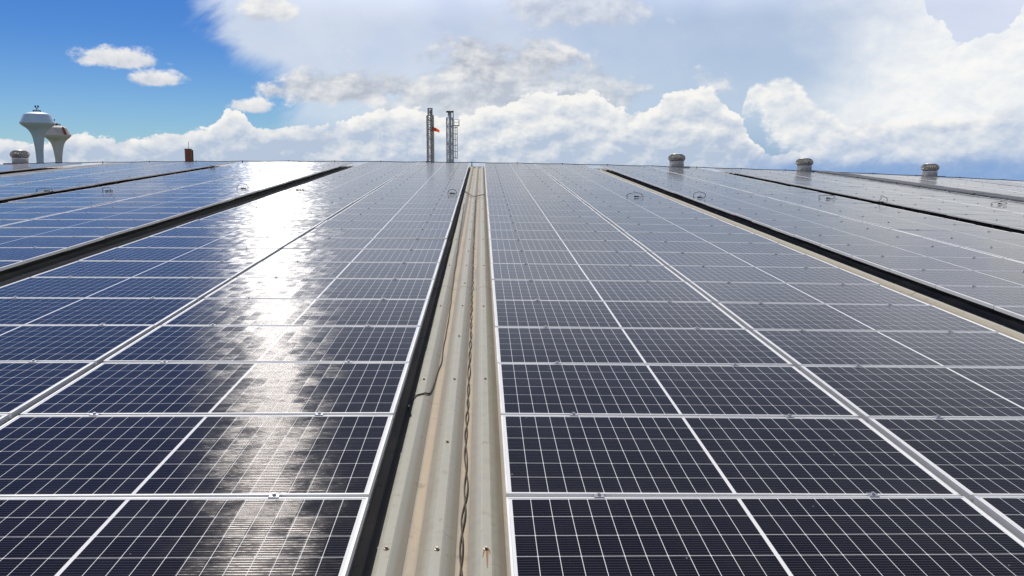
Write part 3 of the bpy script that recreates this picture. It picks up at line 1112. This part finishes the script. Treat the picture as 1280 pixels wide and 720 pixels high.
ventilator(25, 'silver turbine ventilator at far left, in front of the water towers')
ventilator(846, 'silver turbine ventilator nearest to the lattice masts, leftmost of the right three')
ventilator(1006, 'silver turbine ventilator in the middle of the right three on the ridge')
ventilator(1163, 'silver turbine ventilator at far right, rightmost on the ridge')


def place(px_x, px_y, dist):
    """world point on the ray of a pixel at a horizontal distance"""
    d = px_dir(px_x, px_y)
    return CAMPOS + d * (dist / math.hypot(d.x, d.y))


# ------------------------------------------------------------------ rusty chimney behind the ridge
p = place(235.0, 186.0, 43.0)
g0 = (MI @ p)
roof_w = M @ Vector((g0.x, g0.y, ROOF_Z + crown(g0.x) + fall(g0.y)))
ch = empty('chimney', Matrix.Translation((p.x, p.y, roof_w.z)) @ Matrix.Rotation(R(28), 4, 'Z'))
H = p.z - roof_w.z
bm = bmesh.new()
box(bm, (0, 0, H / 2 - 0.1), (0.27, 0.27, H + 0.2))
box(bm, (0, 0, H - 0.02), (0.30, 0.30, 0.04))
box(bm, (0, 0, H * 0.55), (0.285, 0.285, 0.03))
bmesh.ops.bevel(bm, geom=bm.edges[:], offset=0.008, segments=1, affect='EDGES')
link('stack', mesh_of(bm, 'stack'), ch, MAT['chimney'])
bm = bmesh.new()
tube(bm, [(0.03, 0.02, H), (0.03, 0.02, H + 0.34)], 0.010, 6)
link('rod', mesh_of(bm, 'rod'), ch, MAT['dark'])
bm = bmesh.new()
tube(bm, [(0.19, -0.02, 0.0), (0.19, -0.02, H - 0.05)], 0.035, 8)  # dark tube added for the dark right side of the stack
link('dark_side', mesh_of(bm, 'dark_side'), ch, MAT['dark'])
tag(ch, 'short square rusty brown chimney standing behind the ridge at left', 'chimney')

# ------------------------------------------------------------------ lattice masts beyond the roof
def lattice(bm, half, z0, z1, step, leg, brace, sign=1):
    cs = [(-half, -half), (half, -half), (half, half), (-half, half)]
    for x_, y_ in cs:
        bar(bm, (x_, y_, z0), (x_, y_, z1), leg)
    n = max(1, round((z1 - z0) / step))
    dz_ = (z1 - z0) / n
    for i in range(n):
        a, b = z0 + i * dz_, z0 + (i + 1) * dz_
        for j in range(4):
            p_, q_ = cs[j], cs[(j + 1) % 4]
            if (i + j) % 2 == 0: p_, q_ = q_, p_
            bar(bm, (*p_, a), (*q_, b), brace)
            bar(bm, (*p_, b), (*q_, b), brace)


DM = 75.0
top1 = place(537.5, 136, DM)
m1 = empty('lattice_mast', Matrix.Translation((top1.x, top1.y, 0)) @ Matrix.Rotation(R(17), 4, 'Z'))
sc = DM / F_PX
H1 = top1.z
sh1 = H1 - 8 * sc
bm = bmesh.new()
lattice(bm, 3.3 * sc, 0.0, sh1, 5.5 * sc, 0.085, 0.045)
link('lattice_frame', mesh_of(bm, 'lattice_frame'), m1, MAT['mast_dark'])
bm = bmesh.new()
tube(bm, [(0.8 * sc, 0, 0), (0.8 * sc, 0, H1 - 0.1)], 0.9 * sc, 12)
link('flue', mesh_of(bm, 'flue'), m1, MAT['galv_dark'])
bm = bmesh.new()
lattice(bm, 2.2 * sc, sh1, H1, 4 * sc, 0.06, 0.04)
box(bm, (0, 0, H1 + 0.02), (5.4 * sc, 5.4 * sc, 0.09))
link('top_section', mesh_of(bm, 'top_section'), m1, MAT['mast_dark'])
tag(m1, 'slim dark grey lattice mast with an orange flag, left of the pair', 'mast')
# orange flag hanging from it, blown to the right
fl = empty('flag', Matrix.Translation(place(540.5, 161, DM - 0.5)))
bm = bmesh.new()
nu, nv = 12, 6
gridv = []
for i in range(nu + 1):
    u = i / nu
    rowv = []
    for j in range(nv + 1):
        v = j / nv
        xx = u * 8.5 * sc
        zz = (0.5 - v) * (5.2 - 2.2 * u) * sc - 3.0 * sc * u ** 1.4
        yy = 0.16 * math.sin(u * 7 + v * 2)
        rowv.append(bm.verts.new((xx, yy, zz)))
    gridv.append(rowv)
for i in range(nu):
    for j in range(nv):
        bm.faces.new((gridv[i][j], gridv[i + 1][j], gridv[i + 1][j + 1], gridv[i][j + 1]))
bmesh.ops.solidify(bm, geom=bm.faces[:], thickness=0.015)
link('cloth', mesh_of(bm, 'cloth'), fl, MAT['orange'], True)
bm = bmesh.new()
bar(bm, (-0.25, 0.1, 0.1), (0.02, 0, 0.16), 0.03)
bar(bm, (0.0, 0, 0.32), (0.0, 0, -0.2), 0.025)
link('arm', mesh_of(bm, 'arm'), fl, MAT['dark'])
tag(fl, 'small bright orange flag fluttering from the left lattice mast', 'flag')

top2 = place(562.0, 140, DM)
m2 = empty('lattice_mast', Matrix.Translation((top2.x, top2.y, 0)) @ Matrix.Rotation(R(8), 4, 'Z'))
H2 = top2.z
bm = bmesh.new()
lattice(bm, 3.6 * sc, 0.0, H2 - 7 * sc, 10.5 * sc, 0.075, 0.045)
link('lattice_frame', mesh_of(bm, 'lattice_frame'), m2, MAT['mast'])
bm = bmesh.new()
tube(bm, [(0, 0, 0), (0, 0, H2)], 2.2 * sc, 20)
link('flue', mesh_of(bm, 'flue'), m2, MAT['flue'], True)
bm = bmesh.new()
box(bm, (0, 0, H2 + 0.02), (8.0 * sc, 8.0 * sc, 0.10))
link('top_cap', mesh_of(bm, 'top_cap'), m2, MAT['dark'])
bm = bmesh.new()
bar(bm, (4.4 * sc, 0, 0), (4.4 * sc, 0, H2 + 2 * sc), 0.075)
link('conduit', mesh_of(bm, 'conduit'), m2, MAT['mast_dark'])
lad = []
bm = bmesh.new()
lx0, lx1 = 6.4 * sc, 9.0 * sc
zt = H2 - 16.5 * sc
zb = zt - 40 * sc
for xx in (lx0, lx1):
    bar(bm, (xx, -0.1, zb), (xx, -0.1, zt), 0.05)
z = zb
while z < zt:
    bar(bm, (lx0, -0.1, z), (lx1, -0.1, z), 0.028)
    z += 0.30
for i in range(6):
    z = zb + 0.1 + i * 7.2 * sc
    bar(bm, (4.4 * sc, 0, z), (lx1, -0.1, z), 0.05)
link('ladder', mesh_of(bm, 'ladder'), m2, MAT['mast_dark'])
bm = bmesh.new()
box(bm, (8.0 * sc, -0.1, zt), (7.0 * sc, 0.55, 0.06))
link('platform', mesh_of(bm, 'platform'), m2, MAT['mast_dark'])
bm = bmesh.new()
for xx in (5.0 * sc, 11.2 * sc):
    for yy in (-0.36, 0.16):
        bar(bm, (xx, yy, zt), (xx, yy, zt + 7.5 * sc), 0.035)
for zz in (4.0, 7.5):
    for yy in (-0.36, 0.16):
        bar(bm, (5.0 * sc, yy, zt + zz * sc), (11.2 * sc, yy, zt + zz * sc), 0.022)
link('railing', mesh_of(bm, 'railing'), m2, MAT['galv'])
tag(m2, 'blue-grey lattice mast round a flue, with ladder and platform, right of the pair', 'mast')

# ------------------------------------------------------------------ water towers
def water_tower(px_x, px_rim_y, dist, prof_px, split, mats, label, lamp_dx):
    """prof_px: (half width, pixel y) from top to bottom, scaled to metres at this distance"""
    rim = place(px_x, px_rim_y, dist)
    s = -(CAMROT.transposed() @ (rim - CAMPOS)).z / F_PX          # metres per photograph pixel there
    rt = empty('water_tower', Matrix.Translation((rim.x, rim.y, 0)))
    prof_m = [(w * s * 0.91, rim.z + (px_rim_y - y) * s) for w, y in prof_px]
    upper = [q for q in prof_m[:split + 1]]
    lower = [q for q in prof_m[split:]]
    foot = lower[-1]
    lower = lower + [(foot[0] * 1.02, foot[1] * 0.5), (foot[0] * 1.25, 0.0)]
    bm = bmesh.new()
    lathe(bm, list(reversed([(0.0, upper[0][1] + 0.25 * s)] + upper)), 64)
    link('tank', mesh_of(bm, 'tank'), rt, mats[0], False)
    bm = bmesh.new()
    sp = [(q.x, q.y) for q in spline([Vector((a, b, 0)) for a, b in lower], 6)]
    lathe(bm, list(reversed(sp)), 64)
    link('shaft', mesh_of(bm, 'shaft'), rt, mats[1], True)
    zt = upper[0][1]
    bm = bmesh.new()
    lathe(bm, [(1.6 * s, zt - 0.1), (1.6 * s, zt + 2.6 * s), (1.9 * s, zt + 2.7 * s), (0.0, zt + 3.2 * s)], 24)
    link('hatch', mesh_of(bm, 'hatch'), rt, mats[2])
    bm = bmesh.new()
    xo = lamp_dx * s
    tube(bm, [(xo, 0, zt), (xo, 0, zt + 5.0 * s)], 0.06, 6)
    for sd in (-1, 1):
        tube(bm, [(xo, 0, zt + 4.6 * s), (xo + sd * 1.4 * s, 0, zt + 5.4 * s), (xo + sd * 1.7 * s, 0, zt + 6.6 * s)], 0.055, 6)
        box(bm, (xo + sd * 1.7 * s, 0, zt + 6.9 * s), (0.16, 0.16, 0.26))
    link('lamp_mast', mesh_of(bm, 'lamp_mast'), rt, MAT['dark'])
    bm = bmesh.new()
    for i in range(10):
        a = 2 * math.pi * i / 10
        rr = 4.3 * s
        tube(bm, [(rr * math.cos(a), rr * math.sin(a), zt - 0.1), (rr * math.cos(a), rr * math.sin(a), zt + 1.9 * s)], 0.035, 5)
    tube(bm, [(4.3 * s * math.cos(2 * math.pi * i / 30), 4.3 * s * math.sin(2 * math.pi * i / 30), zt + 1.9 * s) for i in range(31)], 0.035, 5, False)
    link('railing', mesh_of(bm, 'railing'), rt, MAT['dark'])
    tag(rt, label, 'water tower')
    return rt, s, zt, rim


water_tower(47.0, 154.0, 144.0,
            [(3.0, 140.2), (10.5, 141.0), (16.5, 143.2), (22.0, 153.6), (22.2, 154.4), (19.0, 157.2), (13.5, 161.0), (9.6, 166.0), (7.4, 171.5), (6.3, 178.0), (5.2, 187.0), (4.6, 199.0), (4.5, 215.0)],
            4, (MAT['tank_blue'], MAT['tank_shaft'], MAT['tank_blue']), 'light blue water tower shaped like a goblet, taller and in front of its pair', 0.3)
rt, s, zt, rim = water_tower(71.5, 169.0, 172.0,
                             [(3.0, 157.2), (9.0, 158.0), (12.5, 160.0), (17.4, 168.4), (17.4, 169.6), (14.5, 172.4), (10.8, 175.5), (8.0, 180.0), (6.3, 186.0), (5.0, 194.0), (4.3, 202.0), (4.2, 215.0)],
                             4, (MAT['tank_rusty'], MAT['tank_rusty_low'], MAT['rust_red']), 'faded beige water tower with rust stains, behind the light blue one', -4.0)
bm = bmesh.new()                                       # rusted ladder cage down the tank's right side
for a in (-0.62, -0.52):
    q = [(r_ * math.cos(a), r_ * math.sin(a), z_) for r_, z_ in ((12.8 * s, rim.z + 9.2 * s), (17.9 * s, rim.z + 0.6 * s))]
    bar(bm, q[0], q[1], 0.16)
for i in range(9):
    t = i / 8
    r_ = (12.8 + 5.1 * t) * s
    z_ = rim.z + (9.2 - 8.6 * t) * s
    bar(bm, (r_ * math.cos(-0.62), r_ * math.sin(-0.62), z_), (r_ * math.cos(-0.52), r_ * math.sin(-0.52), z_), 0.14)
link('ladder', mesh_of(bm, 'ladder'), rt, MAT['rust_red'])
